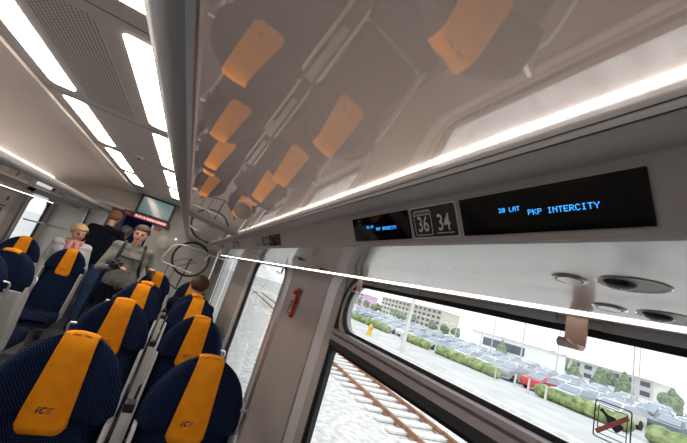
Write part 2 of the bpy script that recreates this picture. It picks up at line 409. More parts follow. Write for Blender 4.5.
# ------------------------------------------------------------------ luggage racks
G0, G1 = (-.07, 1.809), (.216, 1.772)
PTOP, PBOT = (.268, 1.7605), (.2945, 1.7135)
PAN = [(.216, 1.770), (.224, 1.764), (.252, 1.764), (.262, 1.768), PTOP, PBOT, (.297, 1.709), (.304, 1.7075)]
def uz(x): return 1.7385-.1*x
def rack(mir, segs, label):
    e = empty('luggage_rack', (0, 0, 0), label=label, cat='luggage rack')
    yend = 6.44
    b = MB(mir)      # rounded aisle edge
    prof = [(-.070, 1.803), (-.078, 1.798), (-.095, 1.800), (-.115, 1.810), (-.130, 1.826), (-.137, 1.846), (-.136, 1.864), (-.126, 1.876), (-.112, 1.872), (-.100, 1.850), (-.086, 1.826), (-.070, 1.816)]
    b.prism(prof, -2.1, yend); b.build('aisle_edge', M['lip'], e, smooth=35)
    b = MB(mir); b.box(-.0705, -.067, -2.1, yend, 1.8025, 1.8165); b.build('edge_bead', M['alu'], e)
    for (a, c) in segs:
        b = MB(mir); gx = [G0[0]+(G1[0]-G0[0])*k/12 for k in range(13)]; gp = [(x, 1.809-.07*(x+.07)-.21*(x+.07)**2) for x in gx]
        b.prism(gp+[(x, z+.005) for x, z in gp[::-1]], a, c); b.build('glass_shelf', M['smoked'], e, smooth=30)
    b = MB(mir)      # cross beams between panes
    for (a, c) in ((segs[0][1], segs[1][0]),):
        b.prism([(G0[0], G0[1]-.008), (G1[0], G1[1]-.006), (G1[0], G1[1]+.03), (G0[0], G0[1]+.035)], a, c)
        b.prism([(G0[0]+.02, G0[1]-.013), (G0[0]+.13, G0[1]-.028), (G0[0]+.13, G0[1]-.02), (G0[0]+.02, G0[1]-.005)], a+.06, c-.06)
    b.build('cross_beam', M['rack'], e, bevel=.003)
    b = MB(mir); b.prism([(G0[0], G0[1]-.004), (G1[0], G1[1]-.002), (G1[0], G1[1]+.02), (G0[0], G0[1]+.02)], segs[-1][1], yend); b.build('end_panel', M['rack'], e)
    b = MB(mir)      # grooved trim along the wall side of the glass
    b.prism([(.2135, 1.7712), (.2150, 1.7695), (.2175, 1.7695), (.2185, 1.771), (.2185, 1.778), (.2145, 1.778)], -2.1, yend, mi=0)
    b.prism([(.2185, 1.7708), (.2205, 1.7708), (.2205, 1.777), (.2185, 1.777)], -2.1, yend, mi=1)
    b.prism([(.2205, 1.770), (.2215, 1.7680), (.2250, 1.7670), (.2265, 1.7695), (.2265, 1.777), (.2205, 1.777)], -2.1, yend, mi=0)
    b.prism([(.2265, 1.7695), (.229, 1.7695), (.229, 1.777), (.2265, 1.777)], -2.1, yend, mi=1)
    b.build('glass_trim', [M['cove'], M['rackdark']], e)
    prof = [(.229, 1.768), (.244, 1.764), (.258, 1.764), (.264, 1.7635), PTOP, PBOT, (.2965, 1.7095), (.301, 1.7078)]
    b = MB(mir); b.sheet(prof[::-1], -2.1, yend, -.012); b.build('display_fascia', M['rack'], e, smooth=25)
    b = MB(mir)
    b.prism([(.301, uz(.301)), (.430, uz(.43)), (.552, uz(.552)), (.556, 1.6815), (.556, 1.678), (.62, 1.684), (.62, 1.70), (.301, 1.725)], -2.1, yend)
    b.build('underside', M['under'], e, smooth=20)
    for y in (2.02, 3.9):
        b = MB(mir); b.box(.301, .555, y-.002, y+.002, 1.6815, 1.72)
        for i, v in enumerate(b.v):
            if v[2] < 1.7: b.v[i] = (v[0], v[1], uz(v[0])-.0012)
        b.build('seam', M['seam'], e)
    b = MB(mir); b.prism([(.549, 1.6830), (.5565, 1.6838), (.5570, 1.6805), (.550, 1.6800)], -2.1, 6.2); b.build('light_strip', M['led'], e)
    return e
rack(False, [(-2.1, 1.90), (2.13, 5.3)], 'luggage rack with smoked glass shelf running along the right wall above the windows')
rack(True, [(-2.1, 1.90), (2.13, 5.3)], 'luggage rack along the left wall, seen far off beneath a lit strip')

# 5x7 dot font
FONT = {'P': '1E11111E101010', 'K': '11121418141211', 'I': '0E04040404040E', 'N': '11191513111111', 'T': '1F040404040404', 'E': '1F10101E10101F',
        'R': '1E11111E141211', 'C': '0E11101010110E', 'Y': '11110A04040404', '2': '0E11010204081F', '0': '0E11131519110E', 'L': '1010101010101F',
        'A': '0E11111F111111', ' ': '00000000000000'}
UX, UZ = (PTOP[0]-PBOT[0]), (PTOP[1]-PBOT[1]); ul = math.hypot(UX, UZ); UX /= ul; UZ /= ul
NX, NZ = -UZ, UX
PC = ((PTOP[0]+PBOT[0])/2, (PTOP[1]+PBOT[1])/2)
def PP(u, v, d=0.):            # local to a fascia item: u right (-Y), v up the slope, d out
    return (v*UX+d*NX, -u, v*UZ+d*NZ)
def quad(b, u0, u1, v0, v1, d, t=.0006, mi=None):
    b.plate([PP(u0, v0, d), PP(u1, v0, d), PP(u1, v1, d), PP(u0, v1, d)], (NX*t, 0, NZ*t), mi)
def dottext(b, txt, u, v, p, d=.0032):
    for ch in txt:
        h = FONT[ch]
        for r in range(7):
            bits = int(h[2*r:2*r+2], 16)
            for c in range(5):
                if bits >> (4-c) & 1:
                    uu = u+c*p; vv = v+(6-r)*p; quad(b, uu, uu+p*.86, vv, vv+p*.9, d, .0003)
        u += 6*p
def flip(o):                    # turn a right-hand fascia item over to the left rack
    o.rotation_euler.z = PI; o.location.x = MIRX - o.location.x
def rloop(cu, cv, hu, hv, r, d, n=5): return [PP(cu+p[1], cv+p[2], d) for p in rrect(0, 0, hu, hv, r, 0, n)]
def display(y, label, parts=True, left=False):
    e = empty('seat_display', (PC[0], y, PC[1]), label=label, cat='display', group='seat displays on the rack fascia')
    b = MB(); b.plate(rloop(0, 0, .090, .0228, .001, .0005), (NX*.002, 0, NZ*.002)); b.build('screen', M['screen'], e)
    if parts:
        b = MB(); dottext(b, '20 LAT', -.0365, .0008, .00070); dottext(b, 'PKP INTERCITY', -.0040, -.0048, .00080); b.build('lettering', M['blue'], e)
    if left: flip(e)
    return e
def text_mesh(txt, size):
    cu = bpy.data.curves.new('t', 'FONT'); cu.body = txt; cu.size = size; cu.align_x = 'CENTER'; cu.align_y = 'CENTER'; cu.offset = size*.012
    o = bpy.data.objects.new('t', cu); COL.objects.link(o); bpy.context.view_layer.update()
    me = bpy.data.meshes.new_from_object(o.evaluated_get(bpy.context.evaluated_depsgraph_get())); bpy.data.objects.remove(o)
    vs = [v.co.copy() for v in me.vertices]; fs = [list(p.vertices) for p in me.polygons]; bpy.data.meshes.remove(me)
    return vs, fs
def plaque(y, nums, label, left=False):
    e = empty('seat_number_plate', (PC[0], y, PC[1]), label=label, cat='sign', group='seat number plates on the rack fascia')
    b = MB(); b.plate(rloop(0, 0, .0455, .0235, .004, .0005), (NX*.0012, 0, NZ*.0012)); b.build('border', M['white'], e)
    b = MB(); b.plate(rloop(0, 0, .0437, .0217, .003, .0018), (NX*.0006, 0, NZ*.0006)); b.build('plate', M['black'], e)
    b = MB()
    for t, cu_ in ((nums[0], -.0195), (nums[1], .0215)):
        vs, fs = text_mesh(t, .0285)
        b.add([PP(cu_+p.x*.86, -.0035+p.y*1.12, .0027) for p in vs], fs)
    b.ring(rloop(-.0195, -.0005, .0185, .0185, .004, .0027), rloop(-.0195, -.0005, .0172, .0172, .003, .0027))
    quad(b, -.037, -.002, .0105, .0115, .0027, .0002); quad(b, .006, .038, -.0175, -.0163, .0027, .0002)
    b.ring(rloop(-.0195, .0140, .0145, .0018, .001, .0027), rloop(-.0195, .0140, .0138, .0011, .0008, .0027))
    b.build('numbers', M['white'], e)
    if left: flip(e)
for i, (y, nums, where) in enumerate(((.335, ('36', '34'), 'nearest'), (1.385, ('46', '44'), 'second'), (2.45, ('56', '54'), 'third'), (3.5, ('66', '64'), 'fourth'))):
    t = y
    display(t-.143, ['wide black display reading PKP INTERCITY in blue, right of the seat number plate', 'black display right of the far number plate on the fascia', 'black display nearer side of the third number plate', 'black display nearer side of the farthest number plate'][i], i < 1)
    display(t+.142, ['black display with faint blue text left of the plate reading 36 34', 'black display left of the far number plate on the fascia', 'black display farther side of the third number plate', 'black display farther side of the farthest number plate'][i], i < 1)
    plaque(t, nums, ['black seat number plate reading 36 34 on the rack fascia', 'small seat number plate between the two far displays', 'third seat number plate along the rack fascia', 'farthest seat number plate along the rack fascia'][i])
for i, y in enumerate((3.6, 4.65)):
    display(y, ['dark display on the left rack fascia, nearer one', 'dark display on the left rack fascia, farther one'][i], False, True)

# reading lamps and call buttons under the rack
def U(x, y, d=0.): return (x, y, uz(x)-d)
def button(x, y, label):
    e = empty('call_button', U(x, y), label=label, cat='button', group='round buttons under the rack')
    b = MB()
    def el(r, d): return [(r*math.cos(a)*.85, r*math.sin(a)*1.0, -d-.1*r*math.cos(a)*.85) for a in [2*PI*i/28 for i in range(28)]]
    b.ring(el(.0195, .0002), el(.0178, .0022)); b.ring(el(.0178, .0022), el(.0150, .0014)); b.build('bezel', M['metal'], e, smooth=30)
    b = MB(); b.ring(el(.0150, .0014), el(.0135, .0004), 1); b.loft([el(.0135, .0006), el(.0125, .0022)], 0); b.build('push_cap', [M['under'], M['black']], e, smooth=30)
def spot(x, y, label):
    e = empty('reading_lamp', U(x, y), label=label, cat='reading light', group='swivelling reading lamps under the rack')
    def el(ry, rx, d, oy=0.): return [(rx*math.cos(a), oy+ry*math.sin(a)*(1.35 if math.sin(a) < 0 else 1), -d-.1*rx*math.cos(a)) for a in [2*PI*i/32 for i in range(32)]]
    b = MB(); b.ring(el(.0262, .0232, .0003), el(.0250, .0222, .0012)); b.ring(el(.0250, .0222, .0012), el(.0205, .0185, .0006), 1)
    b.plate(el(.0206, .0186, .0006), (0, 0, .0006), 2); b.build('recess', [M['under'], M['dish'], M['dish']], e, smooth=30)
    b = MB(); b.ico((0, .006, .0015), .0150, 3, sc=(1, 1, .58)); b.build('lamp_ball', M['black'], e, smooth=True)
    b = MB()
    for k in range(5):
        a = 2*PI*k/5; b.ico((.0062*math.cos(a), .006+.0062*math.sin(a), -.0058), .0013, 1)
    b.build('lens', M['metal'], e, smooth=True)
for i, dy in enumerate((0, 1.05)):
    w = ['near the right edge of the photo', 'in the far cluster left of the hooks'][i]
    button(.402, .217+dy, 'round grey button, farther from the window, %s' % w); button(.503, .219+dy, 'round grey button by the light strip, %s' % w)
    spot(.405, .163+dy, 'black reading lamp farther from the window, %s' % w); spot(.512, .168+dy, 'black reading lamp by the light strip, %s' % w)

def hook(y, label):
    e = MB()
    pts = [(.5635, 1.684)]
    path = [(.5630, 1.690), (.5630, 1.6400)] + [(.5630-.0125+.0125*math.cos(a), 1.638-.0105*math.sin(a)) for a in [PI*i/9 for i in range(1, 8)]] + [(.5340, 1.6335), (.5285, 1.6375)]
    path = [(x+.0, z) for x, z in path]
    n_ = len(path); t = .0018; vs = []; half = [.0150]*n_
    half[-1] = .006; half[-2] = .011; half[-3] = .0135
    for i, (x, z) in enumerate(path):
        a = path[max(0, i-1)]; c = path[min(n_-1, i+1)]; dx, dz = c[0]-a[0], c[1]-a[1]; l = math.hypot(dx, dz); ox, oz = -dz/l*t, dx/l*t; h = half[i]
        vs.append([(x+ox, y-h, z+oz), (x+ox, y+h, z+oz), (x-ox, y+h, z-oz), (x-ox, y-h, z-oz)])
    e.loft(vs)
    return tag(e.build('coat_hook', M['bronze'], smooth=35), label, 'hook', 'bronze coat hooks under the rack')
hook(.285, 'bronze coat hook hanging over the near window, right of centre'); hook(.975, 'bronze coat hook at the left end of the near window'); hook(1.98, 'small coat hook past the pillar with the hammer')

# ------------------------------------------------------------------ seats
def hw(z):
    if z <= .95: return (.205 if z > .93 else (.187 if z > .91 else .184))
    t = (z-.95)/.265
    return .205*max(0., 1-min(t, 1)**2.15)**.5
def rec(z): return (min(z, .9)-.9)*.20
def raw(x, z):
    h = max(hw(z), .02); t = min(1., abs(x)/h)
    w = min(1, max(0, (z-.925)/.015)); w *= 1-max(0, (z-1.14)/.11)*.75 if z > 1.14 else 1
    wing = w*.082*(max(0, (abs(x)-.055)/.13))**1.2*(1 if abs(x) < .17 else max(.2, 1-(abs(x)-.17)/.05))
    low = .018*max(0, (abs(x)-.11)/.08) if z < .925 else 0
    top = .03*max(0, (z-1.15)/.065)**2
    return rec(z) - wing - min(low, .02) + top
def bk(x, z): return rec(z)+.085-.03*max(0, (z-1.0)/.25)**2
def surf(x, z, front):
    h = max(hw(z), .004); t = min(1., abs(x)/h); s_ = t**9
    ye = rec(z)+.022-.012*(1 if z > .95 else 0)
    y = raw(x, z) if front else bk(x, z)
    return y*(1-s_)+ye*s_
def make_seat(armdown, handle=-1):
    e = empty('train_seat')
    b = MB(); rings = []
    zs = [.45+.05*i for i in range(9)] + [.90, .922, .928, .94, .955] + [.955+.260*math.sin(PI/2*i/13) for i in range(1, 13)] + [1.2149]
    for z in zs:
        h = max(hw(z), .004); n = 20; r = []
        for k in range(n+1):
            x = -h*math.cos(PI*k/n); r.append((x, surf(x, z, True), z))
        for k in range(1, n):
            x = h*math.cos(PI*k/n); r.append((x, surf(x, z, False), z))
        rings.append(r)
    b.loft(rings); b.build('backrest', M['navy'], e, smooth=60)
    # orange cover draped over the headrest
    b = MB(); cols = []; NX_ = 14
    for k in range(NX_+1):
        u = -1+2*k/NX_; col = []
        zb = .872 + .028*max(0, (abs(u)-.6)/.4)**2.2
        for i in range(15):
            v = i/14; wv = .075-.020*v; x = u*wv
            zt = .95+.265*max(0., 1-(min(abs(x), .2)/.205)**2)**(1/2.15)-.0015
            z = zb+(zt-zb)*v; y = min(surf(x, z, True), raw(x, z))
            col.append((x, y-.0045-.004*v**5, z+.006*v**6))
        x = u*.056; zt = .95+.265*max(0., 1-(abs(x)/.205)**2)**(1/2.15)
        for f_ in (.35, .65): col.append((x, rec(1.215)+.01+.045*f_, zt+.007))
        for zz in (zt-.006, zt-.012, zt-.018): col.append((x, bk(x, zz)+.005, zz))
        cols.append(col)
    m_ = len(cols[0]); vs = [p for c in cols for p in c]; fs = [(i*m_+j, (i+1)*m_+j, (i+1)*m_+j+1, i*m_+j+1) for i in range(NX_) for j in range(m_-1)]
    b.add(vs, fs); cov = b.build('headrest_cover', M['orange'], e, smooth=60)
    sd = cov.modifiers.new('thick', 'SOLIDIFY'); sd.thickness = .002; sd.offset = 0
    # emblem: slanted i, C, and double slash
    b = MB()
    def E_(u, v): x = u-.004; z = .950+v; return (x+v*.28, raw(x, z)-.0066, z)
    def strip(pts, w):
        for p, q in zip(pts[:-1], pts[1:]):
            dx, dz = q[0]-p[0], q[1]-p[1]; l = math.hypot(dx, dz) or 1; nx, nz = -dz/l*w/2, dx/l*w/2
            b.add([E_(p[0]+nx, p[1]+nz), E_(q[0]+nx, q[1]+nz), E_(q[0]-nx, q[1]-nz), E_(p[0]-nx, p[1]-nz)], [(0, 1, 2, 3)])
    strip([(-.024, -.010), (-.024, .005)], .0062); strip([(-.024, .0075), (-.024, .0115)], .0062)
    strip([(-.001, .009), (-.012, .009), (-.014, .006), (-.014, -.005), (-.012, -.008), (-.001, -.008)], .0052)
    for q in (.004, .0095, .015): strip([(q, -.009), (q, .010)], .0016); 
    strip([(.004, .010), (.021, .010)], .0015); strip([(.004, -.009), (.015, -.009)], .0013)
    b.build('emblem', M['print'], cov)
    # cushion
    b = MB(); rings = []
    for y, h, zt, zb in ((-.52, .20, .42, .38), (-.54, .205, .435, .36), (-.50, .215, .465, .35), (-.40, .215, .475, .35), (-.25, .21, .455, .35), (-.12, .20, .46, .35)):
        rings.append([(-h, y, zb), (-h, y, zt-.02), (-h+.02, y, zt), (-h*.5, y, zt-.008), (0, y, zt-.012), (h*.5, y, zt-.008), (h-.02, y, zt), (h, y, zt-.02), (h, y, zb)])
    b.loft(rings); b.build('seat_cushion', M['navy'], e, smooth=50)
    # grey side frames, back shell, base
    for sx in (-1, 1):
        b = MB(); prof = []
        x0, x1 = (.188, .202) if sx > 0 else (-.202, -.188)
        sec = [(.36, -.14, .02), (.5, -.145, .03), (.7, -.105, .05), (.88, -.07, .06), (.93, -.055, .045), (.945, -.045, .02)]
        b.loft([[(x0, ya, z), (x1, ya, z), (x1, yb, z), (x0, yb, z)] for z, ya, yb in sec]); b.build('side_frame', M['shell'], e, bevel=.004)
    b = MB(); b.loft([[(-.20, rec(z)+.088, z), (.20, rec(z)+.088, z), (.19, rec(z)+.105, z), (-.19, rec(z)+.105, z)] for z in (.30, .5, .7, .86, .90)]); b.build('back_shell', M['shell'], e, bevel=.006)
    b = MB(); b.box(-.19, .19, -.47, -.06, .31, .352); b.box(-.04, .04, -.32, -.20, .02, .31); b.box(-.16, .16, -.40, -.12, .0, .025); b.build('base', M['framegrey'], e, bevel=.006)
    # grab handle at the outer top corner
    b = MB(); hx = handle*.215
    b.tube([(hx, .02, .90), (hx+handle*.006, .018, .96), (hx+handle*.010, .010, 1.005), (hx+handle*.002, .0, 1.022), (hx-handle*.03, -.006, 1.025)], .008, 10); b.build('grab_handle', M['metal'], e, smooth=True)
    # armrests
    ax = -handle*(.242 if handle < 0 else 9)
    if handle > 0: pass
    elif armdown:
        b = MB(); b.loft([[(ax-.022, y, z-.05), (ax+.022, y, z-.05), (ax+.022, y, z-.004), (ax+.014, y, z), (ax-.014, y, z), (ax-.022, y, z-.004)] for y, z in ((-.44, .655), (-.40, .665), (-.06, .665))]); b.build('armrest', M['shell'], e, bevel=.003)
    else:
        b = MB()
        def sec(z, w, ya, yb): return [(ax-w, ya+rec(z), z), (ax+w, ya+rec(z), z), (ax+w, yb+rec(z), z), (ax-w, yb+rec(z), z)]
        b.loft([sec(z, .0185, .0, .045) for z in (.58, .75, .965)]); b.build('armrest', M['shell'], e, bevel=.004)
        b = MB(); b.loft([sec(z, .019, -.002, .047) for z in (.967, 1.00)]); b.build('armrest_tip', M['black'], e, bevel=.004)
    return e
P_open = make_seat(False, -1)     # left of its pair: middle armrest folded up
P_openR = make_seat(False, 1)
P_down = make_seat(True, -1)
P_downR = make_seat(True, 1)
used = set()
def place(proto, x, y, rz, label, group):
    if proto.name in used: o = copy_tree(proto)
    else: o = proto; used.add(proto.name)
    o.location = (x, y, 0); o.scale = (1, 1, .98); o.rotation_euler = (0, 0, rz); tag(o, label, 'seat', group); return o
gN = 'blue train seats with orange headrest covers'
rowname = ['lowest row', 'nearest row', 'second row', 'third row']
for i, y in enumerate((.57, 1.5, 2.42, 3.33)):
    place(P_open, -.22, y, 0, 'aisle-side navy seat with orange cover, right of the aisle, %s' % rowname[i], gN)
    place(P_openR, .26, y, 0, 'window-side navy seat with orange cover, right of the aisle, %s' % rowname[i], gN)
    if i >= 2:
        place(P_openR, -1.25, y-.16, 0, 'navy seat facing the camera left of the aisle, %s' % rowname[i], gN)
        if i == 3: place(P_open, -1.73, y-.16, 0, 'navy seat facing the camera beside the left wall, %s' % rowname[i], gN)
place(P_down, -.22, 5.1, 0, 'navy train seat with orange cover, farthest on the aisle side by the man in grey', gN)
place(P_downR, .26, 5.1, 0, 'navy train seat with orange cover, farthest right by the window wall', gN)
place(P_downR, -1.24, 5.1, 0, 'navy train seat with orange cover left of the aisle in front of the blond woman', gN)
place(P_down, -1.72, 5.1, 0, 'navy train seat with orange cover under the far left window', gN)
gB = 'train seats seen from behind'
for x, lab, pr in ((-.22, 'dark back of a train seat facing away, right of the aisle by the third row', P_openR), (.26, 'dark back of a train seat facing away, beside the right wall', P_open), (-1.24, 'dark back of a train seat facing away, left of the aisle', P_open), (-1.72, 'dark back of a train seat facing away, by the left wall', P_openR)):
    place(pr, x, 3.70 if x > -1 else 3.62, PI, lab, gB)

# ------------------------------------------------------------------ far bulkhead, door, monitor
DX0, DX1, DZ = -1.64, -.70, 1.93
b = MB()
b.box(XL, DX0, Y1, Y1+.06, 0, 2.36); b.box(DX1, XR, Y1, Y1+.06, 0, 2.36); b.box(DX0, DX1, Y1, Y1+.06, DZ, 2.36)
struct(b.build('wall_far', M['bulk']))
b = MB(); 
for p in ((-1.66, -.68, 2.02, 2.024), (-1.66, -1.656, 2.02, 2.30), (-.684, -.680, 1.5, 2.02), (.05, .054, 1.0, 2.2)): b.box(p[0], p[1], Y1-.002, Y1, p[2], p[3])
struct(b.build('trim_4', M['seam']))
b = MB(); b.box(DX0-.03, DX0, Y1-.01, Y1+.08, 0, DZ+.03); b.box(DX1, DX1+.03, Y1-.01, Y1+.08, 0, DZ+.03); b.box(DX0, DX1, Y1-.01, Y1+.08, DZ, DZ+.03)
struct(b.build('door_1', M['alu'], bevel=.003))
b = MB(); b.box(DX0, DX0+.26, Y1+.065, Y1+.10, 0, DZ); struct(b.build('door_2', M['frameouter'], bevel=.004))
b = MB(); b.box(-1.42, -.64, 8.2, 8.24, 0, 2.30); b.box(-2.0, -1.42, 8.9, 8.95, 0, 2.3, 1); b.box(-.6, .6, 7.6, 7.65, 0, 2.3, 2); b.box(-.62, -.60, Y1+.1, 7.6, 0, 2.3, 2)
struct(b.build('wall_vestibule', [M['darkblue'], M['framegrey'], M['rack']]))
e = empty('vestibule_lamp', (-1.62, 7.7, 2.05), label='small lit lamp in the passage beyond the open door', cat='light')
b = MB(); b.box(-.08, .08, -.02, .02, -.07, .07); b.build('housing', M['framegrey'], e, bevel=.005)
b = MB(); b.box(-.065, .065, -.024, -.020, -.055, .055); b.build('diffuser', M['vlamp'], e)
b = MB(); b.box(-.01, .01, -.01, .01, .07, .26); b.build('bracket', M['framegrey'], e)

e = empty('ceiling_monitor', (-.745, 6.36, 2.08), label='wide black information screen hanging under the ceiling above the doorway', cat='monitor')
b = MB(); b.box(-.275, .275, .0, .05, -.13, .205); b.box(-.10, .10, .05, .14, 0, .1); b.build('housing', M['black'], e, bevel=.004)
b = MB(); b.box(-.235, .255, -.003, -.0005, -.10, .185); b.build('screen', M['picture'], e)
b = MB(); b.box(-.42, .315, -.02, .05, -.225, -.132); b.build('ticker_housing', M['black'], e, bevel=.004)
b = MB(); b.box(-.25, .26, -.023, -.0205, -.205, -.150); b.box(-.395, -.31, -.023, -.0205, -.200, -.155, 1); b.build('ticker', [M['tick'], M['red']], e)
b = MB()
for i in range(11):
    x = -.24+i*.045
    for sx in (0, .012, .024):
        if random.random() < .7: b.box(x+sx, x+sx+.007, -.0245, -.0232, -.195, -.162)
b.build('lettering', M['tickdot'], e)
b = MB(); b.box(-.655, -.545, Y1-.012, Y1-.001, 1.765, 1.815); b.box(-.64, -.60, Y1-.014, Y1-.012, 1.775, 1.805, 1)
tag(b.build('exit_sign', [M['red'], M['redpaint']]), 'small red sign on the far wall beneath the monitor', 'sign')
b = MB(); b.ico((-.26, Y1-.01, 1.72), .012, 2); tag(b.build('indicator_lamp', mat('blue_white_led', (.8, .8, 1), .3, emit=(.6, .7, 1), es=4.)), 'tiny bluish indicator light on the far wall right of the monitor', 'light')
e = empty('round_mirror', (-.40, 6.08, 1.60), label='round dark grey disc on a stalk beside the man in grey', cat='mirror')
b = MB(); b.loft([[(.115*s_*math.cos(a), yy, .115*s_*math.sin(a)) for a in [2*PI*i/32 for i in range(32)]] for yy, s_ in ((-.02, .86), (-.012, .98), (.0, 1), (.015, .9))]); b.build('disc', M['rack'], e, smooth=40)
b = MB(); b.tube([(0, .012, 0), (.03, .2, .04), (.05, .415, .06)], .012, 8); b.build('stalk', M['black'], e, smooth=True)

# hanging bicycle behind the last seats
e = empty('hanging_bicycle', (.10, 6.0, 1.485), label='bicycle hung upright in the far right corner, wheel raised beneath the rack', cat='bicycle')
circ = lambda r, n=48, y=0.: [(r*math.cos(2*PI*i/n), y, r*math.sin(2*PI*i/n)) for i in range(n)]
rot = math.radians(12)
wh = empty('wheel'); wh.parent = e; wh.location = (0, 0, -.02)
b = MB(); b.tube(circ(.285), .020, 10, closed=True); b.build('tyre', M['tyre'], wh, smooth=True)
b = MB(); b.tube(circ(.268), .009, 8, closed=True); b.build('rim', M['tan'], wh, smooth=True)
b = MB()
for i in range(20):
    a = 2*PI*i/20; s_ = .012 if i % 2 else -.012
    b.tube([(.02*math.cos(a+.6), s_, .02*math.sin(a+.6)), (.265*math.cos(a), 0, .265*math.sin(a))], .0011, 4)
b.build('spoke', M['metal'], wh); b = MB(); b.tube([(0, -.03, 0), (0, .03, 0)], .018, 12); b.build('hub', M['metal'], wh, smooth=True)
b = MB(); b.tube([(0, -.05, 0), (-.02, -.055, -.28), (-.03, 0, -.36), (-.05, .01, -.55)], .012, 8); b.tube([(0, .05, 0), (-.02, .055, -.28), (-.03, 0, -.36)], .012, 8); b.build('fork', M['black'], e, smooth=True)
b = MB(); b.tube([(-.05, .01, -.5), (-.15, .08, -1.05), (-.02, .08, -1.2), (-.05, .03, -.56)], .016, 8); b.tube([(-.15, .08, -1.05), (.0, .08, -1.2)], .016, 8); b.build('frame', M['shell'], e, smooth=True)
wb = MB(); wb.tube([(p[0]-.05, p[1]+.08, p[2]-1.24) for p in circ(.285)], .016, 8, closed=True); wb.build('tyre', M['tyre'], e, smooth=True)
b = MB(); b.tube([(-.36, -.02, -.35), (-.33, -.05, -.42), (-.05, 0, -.55), (.2, -.05, -.42), (.24, -.02, -.36)], .012, 8); b.build('handlebar', M['black'], e, smooth=True)
b = MB(); b.tube([(-.30, -.05, -.40), (-.28, -.07, -.15), (-.1, -.06, -.04), (.06, -.04, -.03)], .006, 6); b.tube([(-.2, -.05, -.44), (-.17, -.08, -.2), (-.02, -.08, -.10), (.10, -.04, -.05)], .006, 6); b.build('brake_cable', M['black'], e, smooth=True)
# white handrail loop in front of it
pts = [(-.27, -.30), (-.30, -.24), (-.235, -.03), (-.19, .03), (-.10, .055), (.26, .055), (.33, .02), (.30, -.08)]
pts2 = [(-.27, -.30), (-.05, -.33), (.17, -.36)]
b = MB(); b.tube([(x, 5.62, 1.6+z*.94) for x, z in pts2[::-1]+pts[1:]], .014, 10); b.tube([(.33, 5.62, 1.62), (XR, 5.62, 1.62)], .012, 8)
tag(b.build('handrail', M['shell'], smooth=True), 'pale tubular handrail loop in the far right corner in front of the bicycle', 'handrail')
# glazed draught screen posts on the right near the far window
e = empty('partition_screen', (.50, 5.45, 0), label='glazed partition with silver posts beside the far right window', cat='partition')
for x in (-.06, .08):
    b = MB(); b.tube([(x, 0, 0), (x, 0, 1.682)], .014, 10); b.build('post', M['alu'], e, smooth=True)
b = MB(); b.box(-.05, .07, -.003, .003, .3, 1.6); b.build('pane', M['glass'], e)
# left side bar
b = MB(); b.tube([(XL+.01, 5.75, 1.36), (XL+.06, 5.75, 1.36), (-1.5, 5.75, 1.38), (-1.46, 5.75, 1.34), (-1.46, 5.75, 0)], .011, 8)
tag(b.build('handrail', M['metal'], smooth=True), 'thin grey rail running out from the far left window', 'handrail')
e = empty('notice_board', (XL+.001, 5.05, 1.52), label='pale grey wall panel with small black pictograms left of the far window', cat='sign')
b = MB(); b.box(.0, .004, -.22, .24, -.34, .15); b.build('board', M['bulk'], e)
b = MB(); b.box(.004, .005, .06, .12, .02, .08); b.box(.004, .005, -.02, .13, -.06, -.045); b.box(.004, .005, .04, .10, -.13, -.08); b.box(.004, .005, .03, .06, -.22, -.15); b.build('pictogram', M['seam'], e)
# vestibule table between the facing seats on the left
e = empty('wall_table', (-1.75, 4.40, 0), label='small pale folding table by the left wall between facing seats', cat='table')
b = MB(); b.box(-.32, .22, -.18, .18, .70, .725); b.build('table_top', M['shell'], e, bevel=.008)
b = MB(); b.box(-.31, -.28, -.1, .1, .0, .70); b.build('support', M['framegrey'], e, bevel=.005)
b = MB(); b.ico((-1.47, 5.32, .98), .045, 2, sc=(.9, .6, 1.3), jit=.06); tag(b.build('bag', M['lime'], smooth=True), 'lime yellow bag beside the blond woman behind the left seat', 'bag')

